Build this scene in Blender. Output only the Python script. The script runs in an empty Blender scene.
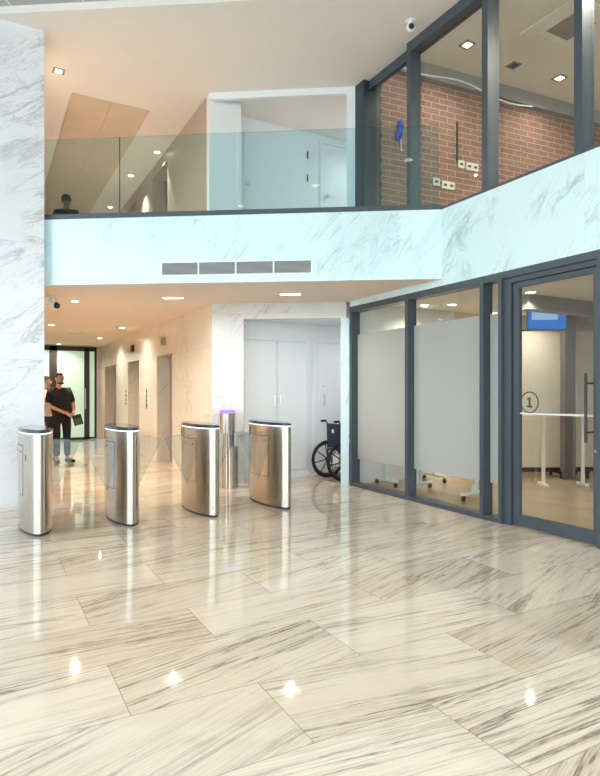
import bpy, bmesh, math, random
from mathutils import Vector, Matrix
random.seed(7)
PI = math.pi
SC = bpy.context.scene
COL = SC.collection

# ------------------------------------------------------------------ helpers
class MB:
    """collects shapes into one bmesh; build() links ONE mesh object"""
    def __init__(self):
        self.bm = bmesh.new(); self.mi = 0
    def _mi(self, geom_faces):
        for f in geom_faces: f.material_index = self.mi
    def box(self, x0, x1, y0, y1, z0, z1, bev=0.0, M=None):
        r = bmesh.ops.create_cube(self.bm, size=1.0)
        vs = r['verts']
        sx, sy, sz = abs(x1-x0), abs(y1-y0), abs(z1-z0)
        c = Vector(((x0+x1)/2, (y0+y1)/2, (z0+z1)/2))
        for v in vs: v.co = Vector((v.co.x*sx, v.co.y*sy, v.co.z*sz)) + c
        fs = set(f for v in vs for f in v.link_faces)
        self._mi(fs)
        if bev > 0:
            es = set(e for v in vs for e in v.link_edges)
            r2 = bmesh.ops.bevel(self.bm, geom=list(es), offset=min(bev, .45*min(sx, sy, sz)), segments=2, affect='EDGES', profile=.5)
            vs = list(set([v for v in r2['verts']] + [v for v in vs if v.is_valid]))
            self._mi(r2['faces'])
        if M is not None:
            vv = set(vs)
            for v in list(vv):
                for f in v.link_faces:
                    for w in f.verts: vv.add(w)
            for v in vv: v.co = M @ v.co
        return self
    def prism(self, pts, z0, z1, smooth=False):
        n = len(pts)
        lo = [self.bm.verts.new((p[0], p[1], z0)) for p in pts]
        hi = [self.bm.verts.new((p[0], p[1], z1)) for p in pts]
        a = sum(pts[i][0]*pts[(i+1) % n][1]-pts[(i+1) % n][0]*pts[i][1] for i in range(n))
        if a < 0: lo.reverse(); hi.reverse()
        fs = [self.bm.faces.new(list(reversed(lo))), self.bm.faces.new(hi)]
        for i in range(n):
            f = self.bm.faces.new((lo[i], lo[(i+1) % n], hi[(i+1) % n], hi[i])); f.smooth = smooth; fs.append(f)
        self._mi(fs); return self
    def tube(self, pts, r, seg=10, closed=False, caps=True):
        pts = [Vector(p) for p in pts]; n = len(pts)
        rs = r if isinstance(r, (list, tuple)) else [r]*n
        rings = []; up = None
        for i, p in enumerate(pts):
            if closed: t = (pts[(i+1) % n]-pts[i-1])
            else: t = pts[min(i+1, n-1)]-pts[max(i-1, 0)]
            t.normalize()
            if up is None:
                a = Vector((0, 0, 1)) if abs(t.z) < .9 else Vector((1, 0, 0))
                up = (a - t*a.dot(t)).normalized()
            else:
                up = (up - t*up.dot(t))
                if up.length < 1e-6: up = t.orthogonal()
                up.normalize()
            sd = t.cross(up)
            rings.append([self.bm.verts.new(p + (up*math.cos(k*2*PI/seg)+sd*math.sin(k*2*PI/seg))*rs[i]) for k in range(seg)])
        fs = []
        m = n if closed else n-1
        for i in range(m):
            A, B = rings[i], rings[(i+1) % n]
            for k in range(seg):
                f = self.bm.faces.new((A[k], A[(k+1) % seg], B[(k+1) % seg], B[k])); f.smooth = True; fs.append(f)
        if not closed and caps:
            fs.append(self.bm.faces.new(list(reversed(rings[0])))); fs.append(self.bm.faces.new(rings[-1]))
        self._mi(fs); return self
    def cyl(self, c, r, z0, z1, seg=24, r2=None):
        return self.tube([(c[0], c[1], z0), (c[0], c[1], z1)], [r, r if r2 is None else r2], seg)
    def lathe(self, prof, c=(0, 0), seg=24):
        rings = []
        for (r, z) in prof:
            rings.append([self.bm.verts.new((c[0]+r*math.cos(k*2*PI/seg), c[1]+r*math.sin(k*2*PI/seg), z)) for k in range(seg)])
        fs = []
        for A, B in zip(rings, rings[1:]):
            for k in range(seg):
                f = self.bm.faces.new((A[k], A[(k+1) % seg], B[(k+1) % seg], B[k])); f.smooth = True; fs.append(f)
        fs.append(self.bm.faces.new(list(reversed(rings[0])))); fs.append(self.bm.faces.new(rings[-1]))
        self._mi(fs); return self
    def ball(self, c, r, sx=1, sy=1, sz=1, seg=16):
        q = bmesh.ops.create_uvsphere(self.bm, u_segments=seg, v_segments=max(8, seg*2//3), radius=r)
        for v in q['verts']: v.co = Vector((v.co.x*sx+c[0], v.co.y*sy+c[1], v.co.z*sz+c[2]))
        fs = set(f for v in q['verts'] for f in v.link_faces)
        for f in fs: f.smooth = True
        self._mi(fs); return self
    def xf(self, M):
        for v in self.bm.verts: v.co = M @ v.co
        return self
    def build(self, name, mats, parent=None, loc=None, rz=0):
        bmesh.ops.recalc_face_normals(self.bm, faces=self.bm.faces[:])
        me = bpy.data.meshes.new(name); self.bm.to_mesh(me); self.bm.free()
        if any(p.use_smooth for p in me.polygons): me.set_sharp_from_angle(angle=math.radians(42))
        o = bpy.data.objects.new(name, me); COL.objects.link(o)
        for m in (mats if isinstance(mats, (list, tuple)) else [mats]): me.materials.append(m)
        if parent is not None: o.parent = parent
        if loc is not None: o.location = loc
        o.rotation_euler = (0, 0, rz)
        return o

def tag(o, label=None, cat=None, group=None, kind=None):
    if label: o['label'] = label
    if cat: o['category'] = cat
    if group: o['group'] = group
    if kind: o['kind'] = kind
    return o
def thing(name, label, cat, loc=(0, 0, 0), rz=0, group=None):
    o = bpy.data.objects.new(name, None); COL.objects.link(o)
    o.empty_display_size = .1
    o.location = loc; o.rotation_euler = (0, 0, rz)
    return tag(o, label, cat, group)
def struct_root(name, label, loc=(0, 0, 0), rz=0):
    o = bpy.data.objects.new(name, None); COL.objects.link(o); o.empty_display_size = .1
    o.location = loc; o.rotation_euler = (0, 0, rz)
    o['label'] = label; o['kind'] = 'structure'; return o
def struct(name, mb, mat, label=None, loc=None, rz=0):
    o = mb.build(name, mat, None, loc, rz); o['kind'] = 'structure'
    if label: o['label'] = label
    return o
def dup(root, loc, label, rz=None):
    r = root.copy(); COL.objects.link(r); r.location = loc; r['label'] = label
    if rz is not None: r.rotation_euler = (0, 0, rz)
    for ch in list(root.children):
        c = ch.copy(); COL.objects.link(c); c.parent = r
        for g in list(ch.children):
            d = g.copy(); COL.objects.link(d); d.parent = c
    return r

# ------------------------------------------------------------------ materials
def srgb(r, g, b):
    f = lambda c: (c/255/12.92) if c/255 <= .04045 else ((c/255+.055)/1.055)**2.4
    return (f(r), f(g), f(b), 1)
class NT:
    def __init__(self, name):
        self.m = bpy.data.materials.new(name); self.m.use_nodes = True
        self.t = self.m.node_tree; self.t.nodes.clear()
        self.out = self.n('ShaderNodeOutputMaterial')
    def n(self, t, **kw):
        x = self.t.nodes.new(t)
        for k, v in kw.items(): setattr(x, k, v)
        return x
    def l(self, a, b): self.t.links.new(a, b)
    def math(self, op, a, b=None, c=None):
        x = self.n('ShaderNodeMath', operation=op)
        for i, v in enumerate((a, b, c)):
            if v is None: continue
            if isinstance(v, (int, float)): x.inputs[i].default_value = v
            else: self.l(v, x.inputs[i])
        return x.outputs[0]
    def ramp(self, fac, stops, interp='LINEAR'):
        x = self.n('ShaderNodeValToRGB'); cr = x.color_ramp; cr.interpolation = interp
        while len(cr.elements) < len(stops): cr.elements.new(.5)
        for e, (p, c) in zip(cr.elements, stops):
            e.position = p; e.color = c if len(c) == 4 else (*c, 1)
        self.l(fac, x.inputs[0]); return x.outputs[0]
    def mix(self, fac, a, b, blend='MIX'):
        x = self.n('ShaderNodeMix', data_type='RGBA', blend_type=blend)
        if isinstance(fac, (int, float)): x.inputs[0].default_value = fac
        else: self.l(fac, x.inputs[0])
        for i, v in ((6, a), (7, b)):
            if isinstance(v, tuple): x.inputs[i].default_value = v
            else: self.l(v, x.inputs[i])
        return x.outputs[2]
    def noise(self, vec, scale, detail=4, rough=.5, dist=0.0):
        x = self.n('ShaderNodeTexNoise'); x.inputs['Scale'].default_value = scale
        x.inputs['Detail'].default_value = detail; x.inputs['Roughness'].default_value = rough
        x.inputs['Distortion'].default_value = dist
        if vec is not None: self.l(vec, x.inputs['Vector'])
        return x.outputs[0]
    def mapping(self, vec, loc=(0, 0, 0), rot=(0, 0, 0), scale=(1, 1, 1)):
        x = self.n('ShaderNodeMapping'); x.inputs[1].default_value = loc; x.inputs[2].default_value = rot; x.inputs[3].default_value = scale
        self.l(vec, x.inputs[0]); return x.outputs[0]
    def obj(self): return self.n('ShaderNodeTexCoord').outputs['Object']
    def pbsdf(self, col, rough=.5, metal=0.0, spec=.5, **kw):
        p = self.n('ShaderNodeBsdfPrincipled')
        for k, v in (('Base Color', col), ('Roughness', rough), ('Metallic', metal), ('Specular IOR Level', spec)):
            if isinstance(v, (int, float, tuple)): p.inputs[k].default_value = v
            else: self.l(v, p.inputs[k])
        for k, v in kw.items():
            p.inputs[k.replace('_', ' ')].default_value = v
        return p
    def done(self, sh):
        self.l(sh, self.out.inputs[0]); return self.m

def paint(name, col, rough=.6, var=.04, scale=3.0, spec=.3, metal=0.0):
    t = NT(name)
    n = t.noise(t.obj(), scale, 5)
    d = tuple(c*(1-var) for c in col[:3])+(1,); u = tuple(min(1, c*(1+var)) for c in col[:3])+(1,)
    c = t.ramp(n, [(.3, d), (.7, u)])
    return t.done(t.pbsdf(c, rough, metal, spec).outputs[0])
def emis(name, col, s):
    t = NT(name); e = t.n('ShaderNodeEmission'); e.inputs[0].default_value = col; e.inputs[1].default_value = s
    m = t.done(e.outputs[0])
    return m
def glass(name, tint=(.93, .97, .96, 1), refl=1.0, rough=0.0):
    t = NT(name)
    tr = t.n('ShaderNodeBsdfTransparent'); tr.inputs[0].default_value = tint
    gl = t.n('ShaderNodeBsdfGlossy'); gl.inputs['Roughness'].default_value = rough; gl.inputs[0].default_value = (1, 1, 1, 1)
    fr = t.n('ShaderNodeFresnel'); fr.inputs[0].default_value = 1.5
    mx = t.n('ShaderNodeMixShader'); geo = t.n('ShaderNodeNewGeometry'); t.l(t.math('MULTIPLY', t.math('MULTIPLY', fr.outputs[0], refl), t.math('SUBTRACT', 1.0, geo.outputs['Backfacing'])), mx.inputs[0])
    t.l(tr.outputs[0], mx.inputs[1]); t.l(gl.outputs[0], mx.inputs[2])
    return t.done(mx.outputs[0])

def marble_slab(name, base, vein, pw, ph, ang=.9, joint=(.55, .58, .6, 1), strength=.8, rough=.15, x0=0.0, z0=0.0, spec=.5, vscale=1.0):
    """wall marble: slabs pw x ph in local x,z; diagonal broken grey veins"""
    t = NT(name); o = t.obj()
    sp = t.n('ShaderNodeSeparateXYZ'); t.l(o, sp.inputs[0])
    x = t.math('ADD', sp.outputs[0], sp.outputs[1])     # works for x- and y-running faces
    u = t.math('DIVIDE', t.math('ADD', x, -x0), pw); v = t.math('DIVIDE', t.math('ADD', sp.outputs[2], -z0), ph)
    iu, iv = t.math('FLOOR', u), t.math('FLOOR', v)
    cid = t.n('ShaderNodeCombineXYZ'); t.l(iu, cid.inputs[0]); t.l(iv, cid.inputs[1])
    wn = t.n('ShaderNodeTexWhiteNoise', noise_dimensions='3D'); t.l(cid.outputs[0], wn.inputs[0])
    off = t.n('ShaderNodeVectorMath', operation='SCALE'); t.l(wn.outputs['Color'], off.inputs[0]); off.inputs[3].default_value = 20
    pos = t.n('ShaderNodeCombineXYZ'); t.l(x, pos.inputs[0]); t.l(sp.outputs[2], pos.inputs[1])
    add = t.n('ShaderNodeVectorMath', operation='ADD'); t.l(pos.outputs[0], add.inputs[0]); t.l(off.outputs[0], add.inputs[1])
    mp = t.mapping(add.outputs[0], rot=(0, 0, -ang), scale=(1, 1, 1))
    st = t.mapping(mp, scale=(.55*vscale, 2.3*vscale, 1))
    n1 = t.noise(st, 1.1, 7, .62, .6)
    r1 = t.math('ABSOLUTE', t.math('SUBTRACT', n1, .5))
    v1 = t.ramp(r1, [(0, (1, 1, 1)), (.010, (.45, .45, .45)), (.030, (0, 0, 0))])
    n2 = t.noise(t.mapping(mp, loc=(7, 3, 0), scale=(.9*vscale, 4.2*vscale, 1)), 1.6, 8, .7, .9)
    v2 = t.ramp(t.math('ABSOLUTE', t.math('SUBTRACT', n2, .47)), [(0, (1, 1, 1)), (.014, (0, 0, 0))])
    msk = t.ramp(t.noise(mp, 1.3, 3), [(.46, (0, 0, 0)), (.62, (1, 1, 1))])
    vv = t.math('MAXIMUM', t.math('MULTIPLY', v1, msk), t.math('MULTIPLY', t.math('MULTIPLY', v2, msk), .8))
    cloud = t.noise(st, .8, 4)
    bb = tuple(c*.965 for c in base[:3])+(1,)
    c0 = t.ramp(cloud, [(.35, bb), (.6, base)])
    c1 = t.mix(t.math('MULTIPLY', vv, strength), c0, vein)
    def edge(w, size):
        f = t.math('FRACT', w); d = t.math('MINIMUM', f, t.math('SUBTRACT', 1.0, f))
        return t.math('LESS_THAN', t.math('MULTIPLY', d, size), .0018)
    j = t.math('MAXIMUM', edge(u, pw), edge(v, ph))
    c2 = t.mix(t.math('MULTIPLY', j, .7), c1, joint)
    return t.done(t.pbsdf(c2, rough, 0, spec).outputs[0])

def floor_marble(name, base, base2, vein, joint, rough=.1):
    t = NT(name); o = t.obj()
    sp = t.n('ShaderNodeSeparateXYZ'); t.l(o, sp.inputs[0]); X, Y = sp.outputs[0], sp.outputs[1]
    TW, TH = 1.2, .548
    v = t.math('DIVIDE', t.math('ADD', Y, -2.0+TH*40), TH); iv = t.math('FLOOR', v)
    par = t.math('MODULO', iv, 2.0)
    u = t.math('ADD', t.math('DIVIDE', t.math('ADD', X, -1.16+TW*40), TW), t.math('MULTIPLY', par, .5)); iu = t.math('FLOOR', u)
    cid = t.n('ShaderNodeCombineXYZ'); t.l(iu, cid.inputs[0]); t.l(iv, cid.inputs[1])
    wn = t.n('ShaderNodeTexWhiteNoise', noise_dimensions='3D'); t.l(cid.outputs[0], wn.inputs[0])
    sc = t.n('ShaderNodeSeparateColor'); t.l(wn.outputs['Color'], sc.inputs[0])
    off = t.n('ShaderNodeVectorMath', operation='SCALE'); t.l(wn.outputs['Color'], off.inputs[0]); off.inputs[3].default_value = 30
    # per tile: rotate the vein direction a little
    rot = t.n('ShaderNodeVectorRotate', rotation_type='Z_AXIS'); t.l(o, rot.inputs['Vector'])
    t.l(t.math('MULTIPLY', t.math('SUBTRACT', sc.outputs[0], .72), .55), rot.inputs['Angle'])
    add = t.n('ShaderNodeVectorMath', operation='ADD'); t.l(rot.outputs[0], add.inputs[0]); t.l(off.outputs[0], add.inputs[1])
    p = add.outputs[0]
    n1 = t.noise(t.mapping(p, scale=(.34, 7.5, 1)), 1.3, 8, .62, .22)
    v1 = t.ramp(t.math('ABSOLUTE', t.math('SUBTRACT', n1, .5)), [(0, (1, 1, 1)), (.010, (.55, .55, .55)), (.032, (0, 0, 0))])
    n2 = t.noise(t.mapping(p, loc=(3, 9, 0), scale=(.42, 16.0, 1)), 1.8, 7, .66, .25)
    v2 = t.ramp(t.math('ABSOLUTE', t.math('SUBTRACT', n2, .49)), [(0, (1, 1, 1)), (.03, (0, 0, 0))])
    n3 = t.noise(t.mapping(p, loc=(1, 5, 0), scale=(.7, 30.0, 1)), 2.0, 5, .65)
    v3 = t.ramp(n3, [(.46, (0, 0, 0)), (.72, (1, 1, 1))])
    msk = t.ramp(t.noise(t.mapping(p, scale=(.45, 2.4, 1)), 1.4, 3), [(.36, (.14, .14, .14)), (.58, (1, 1, 1))])
    vv = t.math('MAXIMUM', t.math('MULTIPLY', v1, .95), t.math('MAXIMUM', t.math('MULTIPLY', v2, .5), t.math('MULTIPLY', v3, .24)))
    vv = t.math('MULTIPLY', vv, msk)
    tone = t.math('ADD', t.math('MULTIPLY', sc.outputs[1], .55), t.math('MULTIPLY', t.noise(t.mapping(p, scale=(.6, 3, 1)), .9, 4), .55))
    c0 = t.ramp(tone, [(.25, base2), (.75, base)])
    c1 = t.mix(t.math('MULTIPLY', vv, .95), c0, vein)
    def edge(w, size):
        f = t.math('FRACT', w); d = t.math('MINIMUM', f, t.math('SUBTRACT', 1.0, f))
        return t.math('LESS_THAN', t.math('MULTIPLY', d, size), .0024)
    j = t.math('MAXIMUM', edge(u, TW), edge(v, TH))
    c2 = t.mix(t.math('MULTIPLY', j, .75), c1, joint)
    return t.done(t.pbsdf(c2, rough, 0, .5).outputs[0])

def brick_mat(name):
    t = NT(name); o = t.obj()
    sp = t.n('ShaderNodeSeparateXYZ'); t.l(o, sp.inputs[0])
    cb = t.n('ShaderNodeCombineXYZ'); t.l(sp.outputs[0], cb.inputs[0]); t.l(sp.outputs[2], cb.inputs[1])
    b = t.n('ShaderNodeTexBrick'); t.l(cb.outputs[0], b.inputs['Vector'])
    b.inputs['Scale'].default_value = 1; b.inputs['Brick Width'].default_value = .30; b.inputs['Row Height'].default_value = .09
    b.inputs['Mortar Size'].default_value = .008; b.inputs['Mortar Smooth'].default_value = .1
    b.inputs['Color1'].default_value = srgb(156, 116, 98); b.inputs['Color2'].default_value = srgb(136, 103, 90)
    b.inputs['Mortar'].default_value = srgb(182, 163, 148)
    n = t.noise(o, 14, 5)
    c = t.mix(.25, b.outputs[0], t.ramp(n, [(.3, srgb(112, 86, 76)), (.7, srgb(160, 130, 114))]))
    p = t.pbsdf(c, .85, 0, .2)
    bp = t.n('ShaderNodeBump'); bp.inputs['Strength'].default_value = .4; bp.inputs['Distance'].default_value = .01
    t.l(t.math('SUBTRACT', 1.0, b.outputs['Fac']), bp.inputs['Height']); t.l(bp.outputs[0], p.inputs['Normal'])
    return t.done(p.outputs[0])

def steel(name, col=(.57, .52, .46, 1), rough=.27, aniso=.75):
    t = NT(name)
    n = t.noise(t.mapping(t.obj(), scale=(90, 90, .8)), 6, 2)
    c = t.ramp(n, [(.3, tuple(x*.95 for x in col[:3])+(1,)), (.7, col)])
    p = t.pbsdf(c, rough, 1.0, .5, Anisotropic=aniso, Anisotropic_Rotation=.25 if aniso else 0)
    tg = t.n('ShaderNodeTangent', direction_type='RADIAL', axis='Z'); t.l(tg.outputs[0], p.inputs['Tangent'])
    return t.done(p.outputs[0])

def film_mat(name):
    t = NT(name)
    d = t.n('ShaderNodeBsdfDiffuse'); d.inputs[0].default_value = (.68, .70, .69, 1)
    tl = t.n('ShaderNodeBsdfTranslucent'); tl.inputs[0].default_value = (.78, .77, .73, 1)
    m1 = t.n('ShaderNodeMixShader'); m1.inputs[0].default_value = .5; t.l(d.outputs[0], m1.inputs[1]); t.l(tl.outputs[0], m1.inputs[2])
    g = t.n('ShaderNodeBsdfGlossy'); g.inputs['Roughness'].default_value = .25
    fr = t.n('ShaderNodeLayerWeight'); fr.inputs[0].default_value = .12
    m2 = t.n('ShaderNodeMixShader'); t.l(fr.outputs[0], m2.inputs[0]); t.l(m1.outputs[0], m2.inputs[1]); t.l(g.outputs[0], m2.inputs[2])
    return t.done(m2.outputs[0])

M = {}
M['floor'] = floor_marble('polished_veined_marble_floor', (.81, .70, .58, 1), (.70, .575, .45, 1), (.15, .105, .075, 1), (.30, .25, .2, 1), .045)
M['floor_wood'] = paint('tan_stone_floor', (.50, .38, .26, 1), .25, .12, 2.0, .4)
M['fascia'] = marble_slab('daylight_tinted_marble', (.68, .845, .88, 1), (.42, .50, .53, 1), .92, 5.0, .85, (.62, .72, .75, 1), .9, x0=.1, z0=-1)  # cyan cast of the daylight put into the marble colour
M['fasciaR'] = marble_slab('daylight_tinted_marble_right', (.69, .85, .86, 1), (.38, .45, .46, 1), 1.0, 5.0, 2.3, (.62, .72, .74, 1), .95, x0=.2, z0=-1)  # same daylight cast tinted into base, veins and joints
M['column'] = marble_slab('white_grey_veined_marble', (.81, .80, .83, 1), (.38, .37, .40, 1), 3.0, 1.45, .55, (.6, .6, .62, 1), .8, x0=-2.13, z0=1.8-1.45, vscale=.75)
M['marble_warm'] = marble_slab('cream_veined_marble', (.80, .735, .655, 1), (.42, .33, .25, 1), 1.2, 1.05, .8, (.5, .42, .34, 1), .55, x0=.0, z0=0)
M['marble_white'] = marble_slab('white_veined_marble', (.78, .77, .76, 1), (.46, .45, .45, 1), 1.4, 1.3, .8, (.62, .6, .58, 1), .7, x0=.3, z0=.0)
M['ceiling'] = paint('warm_white_ceiling_paint', (.84, .79, .75, 1), .7, .01)
M['soffit'] = paint('cream_soffit_paint', (.84, .74, .64, 1), .7, .01)
M['white'] = paint('white_satin_paint', (.80, .82, .84, 1), .45, .01)
M['taupe'] = paint('taupe_wall_panel', (.42, .35, .29, 1), .35, .04)
M['grey_panel'] = paint('grey_ceiling_panel', (.45, .45, .45, 1), .5, .03)
M['tan_panel'] = paint('tan_metal_ceiling_tile', (.62, .50, .39, 1), .4, .03, spec=.4)
M['frame'] = paint('slate_blue_grey_frame', (.058, .075, .093, 1), .38, .05, spec=.5)
M['frame_dark'] = paint('dark_navy_metal', (.018, .035, .05, 1), .35, .08, spec=.5)
M['black'] = paint('black_plastic', (.012, .012, .014, 1), .4, .1)
M['charcoal'] = paint('charcoal_metal', (.04, .038, .036, 1), .4, .1)
M['rubber'] = paint('black_rubber', (.02, .02, .022, 1), .7, .1)
M['steel'] = steel('brushed_stainless')
M['chrome'] = steel('polished_chrome', (.75, .75, .76, 1), .12, 0)
M['glass'] = glass('clear_glass', (.93, .95, .94, 1))
M['glass_up'] = glass('upper_room_glass', (.93, .94, .92, 1), .8)
M['glass_bal'] = glass('balustrade_glass', (.83, .935, .94, 1), 1.0)
M['glass_wing'] = glass('acrylic_wing', (.86, .88, .88, 1), 1.3)
M['glass_edge'] = glass('glass_edge', (.86, .91, .90, 1), .8, .1)
M['glass_dark'] = paint('smoked_glass', (.03, .04, .055, 1), .08, .02, spec=.7)
M['film'] = film_mat('frosted_film')
M['brick'] = brick_mat('red_brick')
M['led'] = emis('white_violet_led', (.72, .72, 1, 1), 2.2)
M['led_purple'] = emis('violet_led', (.30, .16, 1, 1), 2.2)
M['led_green'] = emis('green_led', (.05, .7, .2, 1), .35)
M['lamp'] = emis('warm_lamp', (1, .88, .70, 1), 9)
M['lamp_cool'] = emis('white_lamp', (1, .96, .9, 1), 7)
M['frost_green'] = None
t = NT('glowing_frosted_glass'); p = t.pbsdf((.55, .78, .67, 1), .3, 0, .4); p.inputs['Emission Color'].default_value = (.66, .95, .80, 1); p.inputs['Emission Strength'].default_value = .34  # panes glow by emission in place of light behind them
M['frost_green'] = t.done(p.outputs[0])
M['screen'] = emis('pale_blue_glow', (.42, .62, .9, 1), .75)  # pale part of the stand-in for the blue glow
M['glow_blue'] = emis('deep_blue_glow', (.04, .22, .75, 1), .75)
M['panel_beige'] = paint('beige_fabric_panel', (.62, .57, .47, 1), .8, .04, 8)
M['wall_beige'] = paint('beige_room_paint', (.70, .60, .47, 1), .7, .02)
M['wall_cream'] = paint('olive_cream_ceiling', (.74, .70, .60, 1), .7, .02)
M['grey_beam'] = paint('grey_concrete_beam', (.28, .265, .25, 1), .8, .06)
M['charcoal2'] = paint('dark_taupe_paint', (.12, .105, .10, 1), .6, .03)
M['plate'] = paint('cream_socket_plastic', (.72, .70, .60, 1), .4, .02)
bc_s = .85
M['blue'] = paint('royal_blue_fabric', (.015, .09, .50, 1), .7, .15, 20)
M['navy'] = paint('navy_nylon', (.022, .022, .05, 1), .6, .15, 20)
M['skin'] = paint('skin', (.45, .25, .17, 1), .5, .05, 8)
M['skin_backlit'] = paint('skin_shadowed', (.16, .09, .06, 1), .5, .05, 8)  # backlit shade of the upstairs silhouette put into the skin colour
M['hair'] = paint('dark_hair', (.015, .012, .01, 1), .6, .2, 30)
M['shirt_black'] = paint('black_cotton', (.010, .010, .012, 1), .8, .2, 12)
M['grey_cloth'] = paint('grey_cotton', (.075, .068, .064, 1), .8, .1, 12)
M['shirt_pale'] = paint('pale_pink_cotton', (.70, .55, .50, 1), .8, .05, 12)
M['dark_cloth'] = paint('dark_slate_cotton', (.03, .04, .05, 1), .8, .1, 12)
M['signal'] = paint('grey_decal', (.10, .095, .09, 1), .5, .05)
M['white_line'] = paint('white_vinyl', (.75, .77, .85, 1), .5, .01)
M['elev_door'] = steel('elevator_steel', (.62, .55, .47, 1), .3)
for k in ('led', 'led_purple', 'led_green', 'lamp', 'lamp_cool', 'screen', 'glow_blue'):
    try: M[k].cycles.emission_sampling = 'NONE'
    except Exception: pass

# ------------------------------------------------------------------ plan of the place (metres; y runs along the glazed wall, x across)
XR = 4.823          # lobby face of the glazed wall on the right
ZS, ZF, ZSILL, ZC = 2.758, 3.50, 3.59, 5.918
DX, DY = .834, -.552            # direction of the slanted fascia
RZ = math.atan2(DY, DX)
NB = (.552, .834)               # normal of the fascia pointing away from the lobby
FA = (.67, 8.03)                # left end of the fascia
FB = (4.823, 5.28)              # right end
FLEN = math.hypot(FB[0]-FA[0], FB[1]-FA[1])
PA = (3.087, 8.47)              # corner pillar of the lift corridor

# floor
struct('floor', MB().box(-6.2, 4.89, -7.2, 18.4, -.12, 0), M['floor'], 'polished cream marble tile floor with brown veins')
struct('floor_meeting_room', MB().box(4.89, 11.7, -7.2, 8.7, -.12, 0), M['floor_wood'], 'tan floor behind the glazed partition')

# big marble column at left, doubles as the wall of the lift corridor
struct('wall_left', MB().box(0, 6.87, 0, .12, -.0, 5.918), M['column'], 'white veined marble wall at the left edge', (-6.2, 7.90, 0))
struct('wall_corridor_left', MB().box(.35, .67, 7.98, 18.2, 0, 5.918), M['marble_warm'], 'left marble wall of the lift corridor')
# far wall
struct('wall_far', MB().box(.67, 3.5, 18.12, 18.3, 0, 5.918), M['marble_warm'], 'far wall of the lift corridor')

# slab of the upper floor with painted soffit
poly = [(.67, 8.03), (4.823, 5.28), (4.97, 5.28), (4.97, 7.34), (7.0, 7.34), (7.0, 9.0), (3.45, 9.0), (3.45, 18.12), (.67, 18.12)]
struct('ceiling_soffit', MB().prism([(x+NB[0]*.03, y+NB[1]*.03) if i < 2 else (x, y) for i, (x, y) in enumerate(poly)], ZS, ZF), M['soffit'], 'cream soffit under the upper floor')
# marble fascia, slanted
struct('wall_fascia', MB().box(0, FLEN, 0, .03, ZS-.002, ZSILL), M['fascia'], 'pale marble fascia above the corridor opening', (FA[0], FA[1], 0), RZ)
# right upper marble band
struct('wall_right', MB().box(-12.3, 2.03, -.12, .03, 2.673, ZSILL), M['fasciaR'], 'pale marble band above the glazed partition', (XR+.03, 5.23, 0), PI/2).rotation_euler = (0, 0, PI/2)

# corridor wall with three lift openings (lower and upper floor)
def lift_wall(name, x, z0, z1, top, mat, label):
    m = MB()
    ys = [8.47, 10.62, 11.69, 13.23, 14.37, 15.82, 17.40, 18.12]
    for i in range(0, 8, 2): m.box(x, x+.3, ys[i], ys[i+1], z0, z1)
    for i in range(1, 7, 2): m.box(x, x+.3, ys[i], ys[i+1], top, z1)
    o = struct(name, m, mat, label)
    return o
lift_wall('wall_corridor_right', 3.087, 0, ZS, 2.12, M['marble_warm'], 'cream marble wall with three lift openings')
lift_wall('wall_corridor_upper', 3.0, ZF, ZC, ZF+2.2, M['taupe'], 'upper lift lobby wall')
dn = 10
for z0, x in ((0, 3.352), (ZF, 3.265)):
    for y0, y1 in ((10.62, 11.69), (13.23, 14.37), (15.82, 17.40)):
        r = struct_root('door_%d' % dn, 'steel lift door in its recess', (x, (y0+y1)/2, z0)); dn += 1
        h = 2.19 if z0 == 0 else 2.2
        w = (y1-y0)/2
        MB().box(0, .03, -w, -.003, 0, h).build('lift_leaf', M['elev_door'], r)
        MB().box(0, .03, .003, w, 0, h).build('lift_leaf', M['elev_door'], r)

# pillar, beam and alcove walls on the slanted plane through PA
def plane_box(name, s0, s1, z0, z1, mat, label, dep=.12, base=PA, kind=True):
    return struct(name, MB().box(s0, s1, 0, dep, z0, z1), mat, label, (base[0], base[1], 0), RZ)
plane_box('wall_pillar', 0, .49, 0, ZS, M['marble_white'], 'white marble pier at the corridor corner')
plane_box('trim_1', .49, 2.06, 2.52, ZS, M['marble_white'], 'marble beam over the closet alcove')
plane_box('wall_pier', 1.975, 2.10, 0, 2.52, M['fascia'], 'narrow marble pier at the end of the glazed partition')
# alcove
struct('wall_alcove', MB().box(3.387, 7.0, 8.5, 8.65, 0, 2.53), M['white'], 'white alcove back wall')
struct('wall_alcove_side', MB().box(4.96, 7.0, 7.36, 7.44, 0, 2.75), M['white'], 'wall between alcove and meeting room')
struct('wall_alcove_end', MB().box(6.9, 7.0, 7.44, 8.5, 0, 2.53), M['white'], 'end wall of alcove')
struct('ceiling_alcove', MB().prism([(3.50, 8.29), (4.90, 7.45), (6.9, 7.45), (6.9, 8.5), (3.4, 8.5)], 2.53, ZS-.001), M['white'], 'white alcove ceiling')

def closet_door(m_root, x0, x1, z0, z1, y, hx=None, hz=(1.15, 1.36), name='closet_door'):
    d = MB().box(x0, x1, y-.022, y, z0, z1, .004).build(name, M['white'], m_root)
    if hx is not None:
        h = MB()
        h.tube([(hx, y-.022, hz[0]), (hx, y-.055, hz[0]+.012), (hx, y-.055, hz[1]-.012), (hx, y-.022, hz[1])], .007, 8)
        h.build('handle', M['chrome'], d)
    return d
cl = thing('storage_closet', 'white double-door built-in closet in the alcove beside the marble pier', 'closet', (4.15, 8.5, 0))
MB().box(-.78, .66, -.035, 0, 0, .11).box(-.78, .66, -.035, 0, 2.235, 2.30).box(-.78, -.60, -.035, 0, .11, 2.235).box(.605, .66, -.035, 0, .11, 2.235).build('frame', M['white'], cl)
closet_door(cl, -.595, .045, .115, 2.23, -.02, -.01)
closet_door(cl, .053, .60, .115, 2.23, -.02, .10)
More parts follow.
